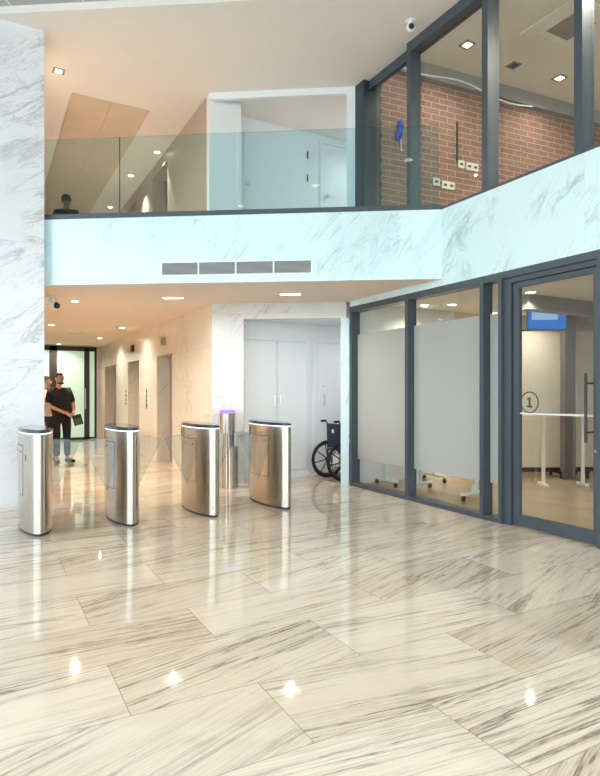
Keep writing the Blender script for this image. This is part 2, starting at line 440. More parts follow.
# single door on the right of the alcove
r = struct_root('door_2', 'white single door at the right of the alcove behind the wheelchair', (5.35, 8.5, 0))
MB().box(-.46, -.39, -.03, 0, 0, 2.3).box(.39, .46, -.03, 0, 0, 2.3).box(-.39, .39, -.03, 0, 2.235, 2.3).build('door_frame', M['white'], r)
d = closet_door(r, -.385, .385, .01, 2.23, -.012, -.27, name='door_leaf')
MB().tube([(-.27, -.034, 1.50), (-.27, -.045, 1.50)], .012, 12).build('lock', M['chrome'], d)
struct('baseboard_alcove', MB().box(4.815, 4.885, 8.47, 8.5, 0, .10), M['white'])

# ------------------------------------------------------------------ glass partition at right, lower floor
FD = .14                                    # frame depth
def posts(name_root, label, ys, z0, z1):
    return None
def window(n, label, y0, y1, film=True, posts=(), z1=2.673):
    r = struct_root('window_%d' % n, label, (XR, (y0+y1)/2, 0))
    c = (y0+y1)/2
    MB().box(0, FD, y0-c, y1-c, 2.592, z1).build('head_rail', M['frame'], r)
    MB().box(0, FD, y0-c, y1-c, .0, .05).build('bottom_rail', M['frame'], r)
    for a, b in posts: MB().box(-.004, FD, a-c, b-c, 0.0, z1).build('post', M['frame'], r)
    MB().box(.105, .117, y0-c, y1-c, .05, 2.592).build('pane', M['glass'], r)
    if film: MB().box(.1005, .1035, y0-c+.002, y1-c-.002, .40, 2.26).build('frosted_film', M['film'], r)
    return r
window(1, 'glass pane with frosted film nearest the marble pier', 5.97, 7.205, posts=[(7.205, 7.27)])
window(2, 'wide glass pane with frosted film in the middle of the partition', 4.675, 5.91, posts=[(5.91, 5.97)])
window(3, 'narrow frosted glass strip beside the glass door', 4.41, 4.62, posts=[(4.62, 4.675), (4.365, 4.41)])
# glass door
r = struct_root('door_1', 'framed glass door marked with a circled number 1', (XR, 3.75, 0))
c = 3.75
MB().box(.0, FD, 3.28-c, 4.365-c, 2.60, 2.673).box(.03, FD, 4.27-c, 4.365-c, 0, 2.60).box(.03, FD, 3.26-c, 4.27-c, 2.545, 2.60).box(-.004, FD, 3.16-c, 3.28-c, 0, 2.673).build('door_frame', M['frame'], r)
leaf = MB()
lx0, lx1 = .055, .10
leaf.box(lx0, lx1, 4.185-c, 4.262-c, .012, 2.538).box(lx0, lx1, 3.285-c, 3.35-c, .012, 2.538)
leaf.box(lx0, lx1, 3.35-c, 4.185-c, 2.485, 2.538).box(lx0, lx1, 3.35-c, 4.185-c, .012, .13)
leaf = leaf.build('door_leaf', M['frame'], r)
MB().box(.073, .083, 3.345-c, 4.19-c, .125, 2.49).build('glass_pane', M['glass'], leaf)
h = MB()
hy = 3.385-c
h.tube([(-.005, hy, .94), (-.005, hy, 1.57)], .013, 12)
for z in (1.03, 1.48): h.tube([(-.005, hy, z), (.073, hy, z)], .009, 8)
h.build('handle', M['charcoal'], leaf)
h = MB(); hx = .16
h.tube([(hx, hy, .94), (hx, hy, 1.57)], .013, 12)
for z in (1.03, 1.48): h.tube([(hx, hy, z), (.083, hy, z)], .009, 8)
h.build('inner_handle', M['charcoal'], leaf)
# number sign: ring and a slab-serif figure one
g = MB(); cy, cz = 4.068-c, 1.295
g.tube([(.0715, cy+.105*math.cos(k*PI/20), cz+.105*math.sin(k*PI/20)) for k in range(40)], .0065, 6, closed=True)
def bar(y0, y1, z0, z1): g.box(.0700, .0728, cy-y1, cy-y0, cz+z0, cz+z1)
bar(-.011, .013, -.048, .05); bar(-.034, .036, -.054, -.036)
g.prism([(0, 0), (.001, 0), (.001, .001)], 0, .001)
gm = g
vv = [(.0700, cy+.034, cz+.024), (.0700, cy+.034, cz+.038), (.0700, cy+.006, cz+.05), (.0700, cy+.006, cz+.03)]
bv = [g.bm.verts.new(v) for v in vv] + [g.bm.verts.new((v[0]+.0028, v[1], v[2])) for v in vv]
for idx in ((0, 1, 2, 3), (7, 6, 5, 4), (0, 4, 5, 1), (1, 5, 6, 2), (2, 6, 7, 3), (3, 7, 4, 0)): g.bm.faces.new([bv[i] for i in idx])
bmesh.ops.delete(g.bm, geom=[v for v in g.bm.verts if abs(v.co.z) < .01 and abs(v.co.y) < .01], context='VERTS')
g.build('number_sign', M['signal'], leaf)
MB().box(.0685, .0725, 3.352-c, 4.183-c, 1.172, 1.186).build('stripe', M['white_line'], leaf)
lk = MB().tube([(.045, 3.318-c, .86), (.055, 3.318-c, .86)], .018, 14).build('lock', M['chrome'], leaf)
# the partition goes on towards the viewer
window(4, 'glass pane with frosted film nearer than the glass door', 1.2, 3.16, posts=[(1.1, 1.2)])
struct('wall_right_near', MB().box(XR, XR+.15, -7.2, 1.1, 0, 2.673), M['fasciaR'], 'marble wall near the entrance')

# ------------------------------------------------------------------ upper glazing at right
r = struct_root('window_5', 'upper glazed wall with dark grey posts over the marble band', (XR, 3.0, 0)); c = 3.0
MB().box(0, .17, -7.2-c, 5.93-c, ZC-.13, ZC).build('head_rail', M['frame'], r)
MB().box(.09, .17, 5.93-c, 6.9-c, ZC-.13, ZC).build('head_rail', M['frame'], r)
MB().box(0, .17, -7.2-c, 5.93-c, ZSILL, ZSILL+.03).build('sill_rail', M['frame'], r)
MB().box(.06, .17, 5.93-c, 6.9-c, ZF, ZSILL+.10).build('sill_rail', M['frame'], r)
for a, b in ((5.86, 5.93), (4.555, 4.64), (3.42, 3.505), (2.0, 2.08), (.4, .48), (-1.2, -1.12), (-3, -2.92), (-5, -4.92)):
    MB().box(-.005, .17, a-c, b-c, ZSILL if a < 5.8 else ZF, ZC).build('post', M['frame'], r)
ed = [6.9, 5.93, 5.86, 4.64, 4.555, 3.505, 3.42, 2.08, 2.0, .48, .4, -1.12, -1.2, -2.92, -3, -4.92, -5, -7.2]
for i in range(0, len(ed), 2):
    MB().box(.115, .127, ed[i+1]-c, ed[i]-c, ZSILL+.03, ZC-.13).build('pane', M['glass_up'], r)
struct('wall_post_box', MB().box(XR, 5.12, 6.9, 7.29, ZF, ZC, .004), M['frame_dark'], 'dark navy boxed post at the end of the upper glazing')

# upper room behind the glazing
struct('floor_upper_room', MB().box(4.975, 11.7, -7.2, 7.3, 2.80, ZF), M['grey_beam'], 'upper room floor')
struct('wall_brick', MB().box(0, 6.45, 0, .15, 0, 2.85), M['brick'], 'red brick wall of the upper room', (5.125, 6.89, ZF), -.081)
struct('ceiling_upper_room', MB().box(5.0, 11.7, -7.2, 6.9, 6.35, 6.5), M['wall_cream'], 'upper room ceiling')
struct('wall_upper_room_end', MB().box(11.55, 11.7, -7.2, 6.72, ZF, 6.35), M['wall_beige'], 'far wall of upper room')
struct('trim_2', MB().box(0, 6.4, -.10, 0, 2.63, 2.85), M['grey_beam'], 'grey beam along the top of the brick wall', (5.125, 6.89, ZF), -.081)
cb = MB()
cb.tube([(5.2+.25*i, 6.77-.02*i, 6.22-.05*math.sin(i*.9)-.012*i) for i in range(12)], .012, 8)
tag(cb.build('cable', M['white']), 'white cable looping along the grey beam over the brick wall', 'cable')

def socket(x, z, n, label):
    r = thing('socket_plate', label, 'socket', (x, 6.89-.081*(x-5.125), z), -.081, None); q = 1.25
    w = .12*n
    MB().box(-w/2, w/2, -.014, 0, -.06, .06, .004).build('plate', M['plate'], r)
    for i in range(n):
        MB().box(-w/2+.12*i+.03, -w/2+.12*i+.09, -.018, -.0142, -.018, .018, .002).build('socket_face', M['charcoal'], r)
    return r
socket(6.105, 4.63, 1, 'single cream socket plate on the brick, lower row, left of the double plate')
socket(6.33, 4.605, 2, 'double cream socket plate on the brick, lower row at the sill')
socket(6.585, 4.975, 1, 'single cream socket plate on the brick, upper row left of the double plate')
socket(6.80, 4.965, 2, 'double cream socket plate on the brick, upper row at the right')
cd = MB().box(-.012, .012, -.02, 0, 0, .62).build('conduit', M['charcoal'], None, (6.5, 6.778, 5.0), -.081)
tag(cd, 'dark vertical conduit strip on the brick above the socket plates', 'conduit')
# blue cloth on a white hook rod, hanging at the glass
bc = thing('blue_cloth', 'royal blue cloth knotted on a thin white rod at the brick wall', 'cloth', (5.44, 6.835, 4.99))
m = MB(); m.tube([(.012, 0, .0), (.0, 0, .46)], .008, 8); m.tube([(.012, 0, 0), (.05, 0, 0)], .008, 8); m.build('rod', M['white'], bc)
m = MB(); m.ball((.0, 0, .44), .075, .8, .7, 1.2); m.ball((-.02, 0, .34), .06, .8, .6, 1.2); m.tube([(-.03, 0, .32), (-.07, 0, .24), (-.06, 0, .16)], [.04, .03, .015], 10); m.tube([(.02, 0, .3), (.01, 0, .2)], [.04, .012], 10); m.build('cloth', M['blue'], bc); bc.scale = (bc_s, bc_s, bc_s)

# ------------------------------------------------------------------ upper floor: white recess, ceiling, balustrade
struct('wall_recess_pier', MB().box(3.0, 3.52, 8.35, 8.468, ZF, ZC).box(3.302, 3.52, 8.469, 8.76, ZF, ZC), M['white'], 'white pier at the upper recess')
struct('wall_recess', MB().box(3.302, 7.0, 8.762, 8.9, ZF, ZC), M['white'], 'white back wall of the upper recess')
plane_box('trim_3', 0, 2.22, ZC-.10, ZC, M['white'], 'white beam over the upper recess', .06, (3.0, 8.33))
plane_box('trim_4', 2.06, 2.19, ZF, ZC-.10, M['white'], 'white jamb at the right of the upper recess', .12, (3.0, 8.33))
struct('wall_recess_side', MB().box(4.97, 6.9, 7.30, 7.42, ZF, ZC), M['white'], 'side wall of recess')
struct('wall_recess_end', MB().box(6.9, 7.0, 7.3, 8.76, ZF, ZC), M['white'], 'end wall of recess')
r = struct_root('door_3', 'wide white upper door with hinges on its right edge', (4.32, 8.76, ZF))
MB().box(-.64, -.60, -.02, 0, 0, 2.2).box(.60, .64, -.02, 0, 0, 2.2).box(-.60, .60, -.02, 0, 2.16, 2.2).build('door_frame', M['white'], r)
d = MB().box(-.597, .597, -.03, -.002, .01, 2.155, .003).build('door_leaf', M['white'], r)
m = MB(); m.tube([(-.54, -.03, 1.30), (-.54, -.07, 1.30)], .012, 10); m.ball((-.54, -.08, 1.30), .03); m.build('knob', M['chrome'], d)
for z in (2.0, 1.6, .3): MB().tube([(.598, -.036, z-.06), (.598, -.036, z+.06)], .012, 8).build('hinge', M['charcoal'], d)
r = struct_root('door_4', 'narrow white upper door with round knob', (5.62, 8.76, ZF))
MB().box(-.44, -.39, -.03, 0, 0, 2.32).box(.39, .44, -.03, 0, 0, 2.32).box(-.39, .39, -.03, 0, 2.27, 2.32).build('door_frame', M['white'], r)
d = MB().box(-.387, .387, -.02, -.002, .01, 2.265, .003).build('door_leaf', M['white'], r)
m = MB(); m.tube([(-.30, -.02, 1.35), (-.30, -.06, 1.35)], .012, 10); m.ball((-.30, -.07, 1.35), .03); m.build('knob', M['chrome'], d)

# ceilings over the void
edge0, edge1 = (.17, 7.80), (1.41, 6.99)
def edge_y(x): return edge0[1]+(x-edge0[0])*(edge1[1]-edge0[1])/(edge1[0]-edge0[0])
struct('ceiling', MB().prism([(-6.2, edge_y(-6.2)), (4.95, edge_y(4.95)), (4.99, 6.9), (4.99, 7.3), (7.0, 7.3), (7.0, 8.9), (3.3, 8.9), (3.3, 18.3), (-6.2, 18.3)], ZC, ZC+.09), M['ceiling'], 'beige plaster ceiling over the lobby and upper floor')
m = MB()
gp = NT('grey_tile_ceiling'); oo = gp.obj()
struct('ceiling_near', MB().prism([(-6.2, -7.2), (4.99, -7.2), (4.99, edge_y(4.99)-.0), (-6.2, edge_y(-6.2)-.0)], ZC+.09, ZC+.20), M['grey_panel'], 'grey panelled ceiling near the entrance')
def on_edge(s, off, z): # s along the edge from edge0
    ux, uy = .837, -.547
    return (edge0[0]+ux*s-uy*0-.547*0+off*(-.547), edge0[1]+uy*s-off*.837, z)
for i in range(-6, 7):
    mm = MB().box(-.008, .008, -9, -.01, ZC+.078, ZC+.089)
    struct('trim_%d' % (20+i+6), mm, M['white'], None, (edge0[0]+.837*(i*.9+.15), edge0[1]-.547*(i*.9+.15), 0), RZ)
# tan tile field in the upper corridor ceiling
tp = MB()
for j in range(13):
    for i in range(2):
        x0 = 1.17+.59*i; y0 = 9.32+.62*j
        tp.box(x0+.003, x0+.587, y0+.003, y0+.617, ZC-.012, ZC-.001)
struct('ceiling_tiles', tp, M['tan_panel'], 'tan metal tile field in the upper corridor ceiling')

# balustrade
bal = thing('glass_balustrade', 'frameless glass balustrade in a dark channel along the marble fascia', 'balustrade', (FA[0], FA[1], ZSILL), RZ)
MB().box(0, FLEN-.0, 0, .09, 0, .062).build('base_channel', M['frame'], bal)
sp_ = [0.005, .985, 2.49, 3.95, FLEN-.02]
for a, b in zip(sp_, sp_[1:]):
    pn = MB().box(a+.004, b-.004, .035, .047, .062, 1.03).build('glass_pane', M['glass_bal'], bal)
    MB().box(a+.004, b-.004, .035, .047, 1.0305, 1.033).build('polished_edge', M['glass_edge'], pn)

for a in (.985, 3.95): MB().box(a-.004, a+.004, .035, .047, .062, 1.033).build('joint_seal', M['charcoal'], bal)
# vent grille in the fascia
vg = thing('vent_grille', 'long four-bay air vent grille set in the marble fascia', 'vent', (FA[0]+DX*1.53, FA[1]+DY*1.53, 2.838), RZ)
W = 1.90
m = MB().box(0, W, -.012, 0, 0, .022).box(0, W, -.012, 0, .166, .188)
for k in range(5): m.box(k*(W-.02)/4, k*(W-.02)/4+.02, -.012, 0, .022, .166)
m.build('frame', M['white'], vg)
MB().box(.02, W-.02, -.003, -.0005, .022, .166).build('backing', M['black'], vg)
for k in range(4):
    x0 = k*(W-.02)/4+.02; x1 = (k+1)*(W-.02)/4
    m = MB()
    for j in range(10): m.box(x0, x1, -.010, -.004, .027+j*.0138, .034+j*.0138)
    m.build('louvre', M['grey_panel'], vg)

# ------------------------------------------------------------------ corridor end doors
r = struct_root('door_5', 'dark framed frosted glass doors at the end of the corridor', (2.2, 18.12, 0))
m = MB()
for a, b in ((-.95, -.9), (-.53, -.33), (.41, .56), (.70, .76)): m.box(a, b, -.09, 0, 0, 2.72)
m.box(-.95, .76, -.09, 0, 2.60, 2.73).box(-.95, .76, -.09, 0, 0, .07).build('door_frame', M['charcoal'], r)
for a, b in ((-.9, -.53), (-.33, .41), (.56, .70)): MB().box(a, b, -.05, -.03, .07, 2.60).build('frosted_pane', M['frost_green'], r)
MB().tube([(.44, -.12, .9), (.44, -.12, 1.5)], .015, 8).build('handle', M['chrome'], r)

# lift call panels and indicators
for i, (y, lab) in enumerate(((12.5, 'slim black lift call panel on the nearer cream marble pier'), (14.55, 'slim black lift call panel on the farther cream marble pier'))):
    q = thing('call_panel', lab, 'call panel', (3.089, y, 1.05), 0, 'lift call panels in the corridor')
    MB().box(-.012, 0, -.05, .05, 0, .42, .003).build('plate', M['chrome'], q)
    for k in range(4): MB().box(-.017, -.0125, -.032, .032, .03+k*.1, .10+k*.1, .002).build('button', M['black'], q)
for (y, z, lab, mt) in ((11.15, 2.38, 'brown lift indicator lantern above the nearest lift opening', 'grey_beam'), (13.8, 2.42, 'black lift indicator lantern above the middle lift opening', 'black'), (16.5, 2.39, 'pale lift indicator lantern above the farthest lift opening', 'plate')):
    q = thing('lift_indicator', lab, 'lift indicator', (3.090, y, z), 0, 'lift indicator lanterns')
    MB().box(-.05, 0, -.10, .10, -.075, .075, .004).build('housing', M[mt], q)
    MB().box(-.054, -.0505, -.03, .03, -.05, .05).build('arrow_panel', M['charcoal'], q)

# ------------------------------------------------------------------ lights in the ceilings
def lamp_obj(name, kind, energy, col, loc, parent=None, **kw):
    l = bpy.data.lights.new(name, kind); l.energy = energy; l.color = col
    for k, v in kw.items(): setattr(l, k, v)
    o = bpy.data.objects.new(name, l); COL.objects.link(o); o.location = loc
    if parent is not None: o.parent = parent
    return o
WARM = (1, .85, .67); WARM2 = (1, .93, .82)
def downlight(x, y, z, label, power, col=WARM, square=False, group='downlights', size=.055, spot=2.75, em='lamp', long=0, rz=0):
    q = thing('downlight', label, 'ceiling light', (x, y, z), rz, group)
    m = MB(); l = MB()
    if long:
        m.box(-long, long, -.05, .05, -.006, 0); l.box(-long+.01, long-.01, -.035, .035, -.009, -.0065)
    elif square:
        s = size*1.3
        m.box(-s, s, -s, s, -.006, 0); l.box(-s*.55, s*.55, -s*.55, s*.55, -.012, -.0065)
    else:
        m.lathe([(size*1.25, 0), (size*1.25, -.006), (size*1.0, -.008)][::-1], seg=24); l.lathe([(size*.5, -.016), (size*.95, -.0085)], seg=20)
    m.build('trim_ring' if not long and not square else 'trim_frame', M['white'] if not square else M['grey_beam'], q)
    l.build('lens', M[em], q)
    if power:
        lamp_obj('bulb', 'SPOT', power, col, (0, 0, -.03), q, spot_size=spot, spot_blend=.9, shadow_soft_size=max(.018, long*.3))
    return q
PC = 165
gS = 'downlights in the corridor soffit'
downlight(2.40, 8.20, ZS, 'rectangular soffit light in front of the lift wall corner', PC*.25, WARM, long=.15, group=gS, rz=RZ)
downlight(3.74, 7.12, ZS, 'rectangular soffit light in front of the closet alcove', PC*.4, WARM2, long=.15, group=gS, rz=RZ)
downlight(1.20, 9.2, ZS, 'round soffit downlight beside the security camera', PC*1.25, group=gS)
downlight(1.20, 12.63, ZS, 'round soffit downlight over the two people, left row second', PC*1.5, group=gS)
downlight(2.57, 12.52, ZS, 'round soffit downlight at the middle lift, right row nearest', PC*.45, group=gS)
downlight(2.57, 15.20, ZS, 'round soffit downlight before the farthest lift, right row second', PC*.45, group=gS)
downlight(1.87, 17.6, ZS, 'round soffit downlight right over the frosted end doors', PC*.6, group=gS)
gU = 'downlights in the upper corridor ceiling'
PU = 230
downlight(.93, 8.78, ZC, 'square bright ceiling light beside the left marble wall', 230, (1, .88, .74), True, gU, .06)
downlight(2.87, 10.86, ZC, 'round ceiling light at the nearest upper lift opening', 330, WARM2, False, gU, spot=1.5)
downlight(2.70, 12.3, ZC, 'round ceiling light second along the upper lift wall', 330, WARM2, False, gU, spot=1.5)
downlight(2.72, 14.64, ZC, 'round ceiling light farthest along the upper lift wall', 330, WARM2, False, gU, spot=1.5)
downlight(6.15, 7.95, ZC-.001, 'added hidden fill light inside the white upper recess', 50, (1, .97, .95), False, gU, .06)  # added fill, kept out of sight, to brighten the white recess
downlight(5.9, 7.9, 2.53, 'round ceiling light inside the closet alcove', 22, (1, .95, .95), False, 'alcove light', .06, 3.0)
gR = 'square lights in the upper room ceiling'
for (x, y, lab, pw) in ((6.05, 6.2, 'lit square recessed light left of the unlit one, upper room', 60), (7.97, 6.15, 'lit square recessed light at right in the upper room', 60)):
    downlight(x, y-.1, 6.35, lab, pw, WARM2, True, gR, .07)
q = thing('downlight', 'unlit dark square recessed fitting in the upper room ceiling', 'ceiling light', (7.05, 6.15, 6.35), 0, gR)
MB().box(-.09, .09, -.09, .09, -.006, 0).build('trim_frame', M['grey_beam'], q); MB().box(-.06, .06, -.06, .06, -.009, -.0065).build('lens', M['charcoal'], q)
downlight(6.3, 2.6, 6.35, 'lit square recessed light over the near part of upper room', 560, WARM2, True, gR, .07, 2.9)
downlight(8.8, 3.4, 6.35, 'lit square recessed light deep in the upper room', 560, WARM2, True, gR, .07, 2.9)
# cassette air conditioner
ac = thing('ceiling_cassette', 'square ceiling air conditioner cassette in the upper room', 'air conditioner', (6.95, 5.1, 6.35), 0)
MB().box(-.46, .46, -.46, .46, -.03, 0, .01).build('panel', M['wall_cream'], ac)
MB().box(-.22, .22, -.22, .22, -.034, -.0305).build('grille', M['grey_beam'], ac)
for a in range(4):
    MB().box(-.3, .3, .33, .39, -.036, -.0305).xf(Matrix.Rotation(a*PI/2, 4, 'Z')).build('flap', M['plate'], ac)
# meeting room lights
gM = 'lights in the meeting room ceiling'
ML = ((6.33, 6.7, 'round ceiling light in the meeting room seen above the wide frosted pane, left', 45), (7.65, 7.1, 'round ceiling light in the meeting room at its left wall', 45), (6.0, 6.95, 'round ceiling light seen above the frosted pane nearest the pier', 30), (6.48, 5.37, 'round meeting room ceiling light seen through the top of the glass door', 45), (7.55, 6.12, 'second round meeting room light seen through the glass door', 45), (6.4, 3.2, 'meeting room light beside the glass door', 45), (9.2, 3.8, 'meeting room light deep in the room', 45), (8.6, 1.2, 'meeting room light right of the glass door', 45))
for (x, y, lab, pw) in ML: downlight(x, y, 2.75, lab, pw*1.6, (1, .88, .72), False, gM, .07, 2.6)
lt = thing('linear_light', 'long white ceiling strip light seen through the top of the glass door', 'ceiling light', (7.1, 3.75, 2.75), .35)
MB().box(-.6, .6, -.03, .03, -.035, 0, .004).build('housing', M['white'], lt); MB().box(-.58, .58, -.025, .025, -.038, -.0355).build('diffuser', M['lamp_cool'], lt)
# smoke detector, sprinkler, cameras
sd = thing('air_diffuser', 'round cream air diffuser in the corridor soffit', 'vent', (1.86, 13.93, ZS+.002))
MB().lathe([(.26, -.004), (.26, 0)], seg=28).build('rim', M['soffit'], sd)
for rr in (.22, .15, .08): MB().lathe([(rr*.8, -.03), (rr, -.005)], seg=24).build('cone', M['plate'], sd)
sk = thing('sprinkler', 'small dark sprinkler head in the corridor soffit', 'sprinkler', (2.40, 12.21, ZS+.002))
MB().lathe([(.03, -.005), (.03, 0)], seg=14).build('collar', M['white'], sk); MB().lathe([(.018, -.05), (.006, -.04), (.01, -.005)], seg=10).build('nozzle', M['charcoal'], sk)
def camera_dome(loc, label, rz, s=1.0):
    q = thing('security_camera', label, 'security camera', loc, rz)
    MB().lathe([(.062*s, -.012*s), (.065*s, 0)], seg=24).build('mount', M['white'], q)
    m = MB().lathe([(.03*s, -.055*s), (.035*s, -.012*s)], seg=16); m.build('neck', M['white'], q)
    b = MB().ball((0, -.015*s, -.085*s), .055*s).build('eye_ball', M['white'], q)
    MB().tube([(0, -.045*s, -.09*s), (0, -.078*s, -.10*s)], [.038*s, .030*s], 18).build('lens', M['black'], b)
    return q
camera_dome((.86, 8.95, ZS), 'white security camera with black lens hanging under the corridor soffit', .75, 1.35)
camera_dome((4.57, 5.55, ZC), 'white dome security camera on the ceiling beside the upper glazing', -.5, 1.0)

# ------------------------------------------------------------------ turnstiles
def lens_plan(L, w, wf=.05, n=22, p=.52, grow=0.0):
    pts = []
    def hw(s): return max(0, w*(math.sin(PI*min(1, max(0, s))))**p)
    S = [.5-.5*math.cos(PI*i/n) for i in range(n+1)]
    for s in S: pts.append((max(.0, hw(s)+grow) if 0 < s < 1 else 0.0, s*L+grow*(2*s-1)))
    for s in reversed(S[1:-1]): pts.append((-max(.0, hw(s)+grow), s*L+grow*(2*s-1)))
    q = []
    for p_ in pts:
        if all(math.hypot(p_[0]-k[0], p_[1]-k[1]) > .0015 for k in q): q.append(p_)
    pts = q
    return pts
TL, TW_, TH_ = 1.08, .162, 1.03
def make_turnstile(label, x, wings, accent):
    q = thing('turnstile', label, 'turnstile', (x, 6.12, 0), 0, 'stainless steel speed gates in a row')
    MB().prism(lens_plan(TL, TW_, grow=-.006), 0, .035, True).build('plinth', M['charcoal'], q)
    MB().prism(lens_plan(TL, TW_), .025, .985, True).build('body', M['steel'], q)
    MB().prism(lens_plan(TL, TW_, grow=-.003), .985, .998, True).build('light_rim', M[accent], q)
    MB().prism(lens_plan(TL, TW_, grow=.003), .998, TH_-.006, True).build('cap', M['glass_dark'], q)
    MB().prism(lens_plan(TL, TW_, grow=-.02), TH_-.006, TH_, True).build('glass_top', M['glass_dark'], q)
    # curved access panels on both flanks, following the plan
    def hw(s): return TW_*math.sin(PI*s)**.52
    for sg in (-1, 1):
        m = MB()
        S = [.25+.46*i/8 for i in range(9)]
        o = [(sg*(hw(s)+.004), s*TL) for s in S]; i_ = [(sg*(hw(s)-.004), s*TL) for s in reversed(S)]
        m.prism(o+i_, .37, .86, True)
        pnl = m.build('access_panel', M['steel'], q)
        m = MB(); S = [.244+.472*i/8 for i in range(9)]
        m.prism([(sg*(hw(s)+.0025), s*TL) for s in S]+[(sg*(hw(s)-.004), s*TL) for s in reversed(S)], .363, .867, True)
        m.build('panel_gasket', M['charcoal'], pnl)
        for s, z in ((.32, .80), (.50, .80)):
            MB().tube([(sg*(hw(s)+.002), s*TL, z), (sg*(hw(s)+.008), s*TL, z)], .009, 10).build('sensor', M['black'], pnl)
        m = MB(); S = [.74+.08*i/4 for i in range(5)]
        o = [(sg*(hw(s)+.003), s*TL) for s in S]; i_ = [(sg*(hw(s)-.004), s*TL) for s in reversed(S)]
        m.prism(o+i_, .87, .95, True).build('reader_window', M['black'], q)
        m = MB(); S = [.165+.012*i/2 for i in range(3)]
        o = [(sg*(hw(s)+.002), s*TL) for s in S]; i_ = [(sg*(hw(s)-.004), s*TL) for s in reversed(S)]
        m.prism(o+i_, .72, .78, True).build('status_light', M['led_green'], q)
    for sg in wings:
        s = .46; x0 = sg*(hw(s)-.01); x1 = sg*(.43)
        prof = [(x0, .30), (x0, .90), (sg*.32, .895), (x1, .86), (sg*.40, .78)]
        m = MB(); n = len(prof)
        a = [m.bm.verts.new((p[0], s*TL-.006, p[1])) for p in prof]; b = [m.bm.verts.new((p[0], s*TL+.006, p[1])) for p in prof]
        m.bm.faces.new(a); m.bm.faces.new(list(reversed(b)))
        for k in range(n): m.bm.faces.new((a[k], b[k], b[(k+1) % n], a[(k+1) % n]))
        wg = m.build('barrier_wing', M['glass_wing'], q)
        MB().tube([(p[0], s*TL-.0, p[1]) for p in prof[1:]]+[(prof[0][0], s*TL, prof[0][1])], .0055, 6).build('polished_edge', M['glass_edge'], wg)
    return q
make_turnstile('steel turnstile at the far left, in front of the marble wall', .48, (1,), 'led')
make_turnstile('second steel turnstile from the left, below the frosted end doors', 1.36, (-1, 1), 'led')
make_turnstile('third steel turnstile from the left, in front of the lift wall', 2.27, (-1, 1), 'led')
make_turnstile('rightmost steel turnstile, in front of the white closet doors', 3.19, (-1,), 'led')

# slim reader post behind the turnstiles
kp = thing('reader_post', 'slim stainless access post with violet lit top by the marble pier', 'access post', (3.17, 7.98, 0), RZ)
MB().prism(lens_plan(.3, .12, p=.5), 0, .60, True).xf(Matrix.Translation((.02, -.15, 0))).build('base_cabinet', M['steel'], kp)
MB().prism(lens_plan(.22, .085, p=.5), .60, .80, True).xf(Matrix.Translation((.0, -.11, 0))).build('neck', M['steel'], kp)
MB().prism(lens_plan(.28, .115, p=.5), .80, 1.09, True).xf(Matrix.Translation((-.02, -.14, 0))).build('head', M['steel'], kp)
MB().prism(lens_plan(.27, .112, p=.5), 1.09, 1.12, True).xf(Matrix.Translation((-.02, -.135, 0))).build('light_rim', M['led_purple'], kp)
MB().prism(lens_plan(.27, .112, p=.5), 1.12, 1.13, True).xf(Matrix.Translation((-.02, -.135, 0))).build('cap', M['led_purple'], kp)
m = MB().box(.10, .36, -.006, .006, .05, .82, .002).build('glass_panel', M['glass_wing'], kp)

# ------------------------------------------------------------------ wheelchair (faces +x, seen from behind its left)
wc = thing('wheelchair', 'folding wheelchair with navy back parked in the alcove behind the marble pier', 'wheelchair', (4.98, 7.92, 0), 0)
WR = .30
for sy in (-.235, .235):
    m = MB(); m.tube([(WR*.955*math.cos(k*PI/24), sy, WR+WR*.955*math.sin(k*PI/24)) for k in range(48)], .021, 8, closed=True)
    wh = m.build('wheel', M['rubber'], wc)
    MB().tube([(WR*.87*math.cos(k*PI/24), sy, WR+WR*.87*math.sin(k*PI/24)) for k in range(48)], .012, 6, closed=True).build('rim', M['charcoal'], wh)
    o_ = sy+(.03 if sy > 0 else -.03)
    MB().tube([(WR*.80*math.cos(k*PI/24), o_, WR+WR*.80*math.sin(k*PI/24)) for k in range(48)], .007, 6, closed=True).build('push_rim', M['charcoal'], wh)
    m = MB()
    for k in range(8):
        a = k*PI/4+.2; m.tube([(.03*math.cos(a), sy, WR+.03*math.sin(a)), (WR*.87*math.cos(a), sy, WR+WR*.87*math.sin(a))], .009, 6)
    m.tube([(0, sy-.035, WR), (0, sy+.035, WR)], .035, 12); m.build('spokes', M['black'], wh)
fr = MB()
for sy in (-.20, .20):
    fr.tube([(-.02, sy, .20), (-.02, sy, .50), (-.03, sy, .88), (-.06, sy, .93), (-.13, sy, .93)], .013, 8)
    fr.tube([(-.02, sy, .46), (.42, sy, .46), (.50, sy, .40), (.56, sy, .14)], .012, 8)
    fr.tube([(-.02, sy, .20), (.40, sy, .20), (.40, sy, .46)], .012, 8)
    fr.tube([(-.02, sy, .68), (.30, sy, .68), (.33, sy, .46)], .012, 8)
fr.tube([(0, -.235, WR), (0, .235, WR)], .012, 8)
fr.tube([(.15, -.2, .2), (.15, .2, .46)], .011, 8); fr.tube([(.15, .2, .2), (.15, -.2, .46)], .011, 8)
fr.build('frame', M['charcoal'], wc)
for sy in (-.20, .20):
    MB().tube([(-.06, sy, .932), (-.15, sy, .928)], .018, 10).build('push_handle', M['black'], wc)
    MB().box(.0, .27, sy-.03, sy+.03, .69, .715, .008).build('armrest', M['black'], wc)
    MB().box(.50, .66, sy-.075 if sy > 0 else sy-.05, sy+.05 if sy > 0 else sy+.075, .12, .135, .004).build('footplate', M['black'], wc)
    m = MB(); m.tube([(.40+.065*math.cos(k*PI/8), sy, .072+.05*math.sin(k*PI/8)) for k in range(16)], .02, 6, closed=True)
    m.tube([(.40, sy-.015, .072), (.40, sy+.015, .072)], .05, 14); m.tube([(.40, sy, .09), (.40, sy, .20)], .012, 8); m.build('caster', M['rubber'], wc)
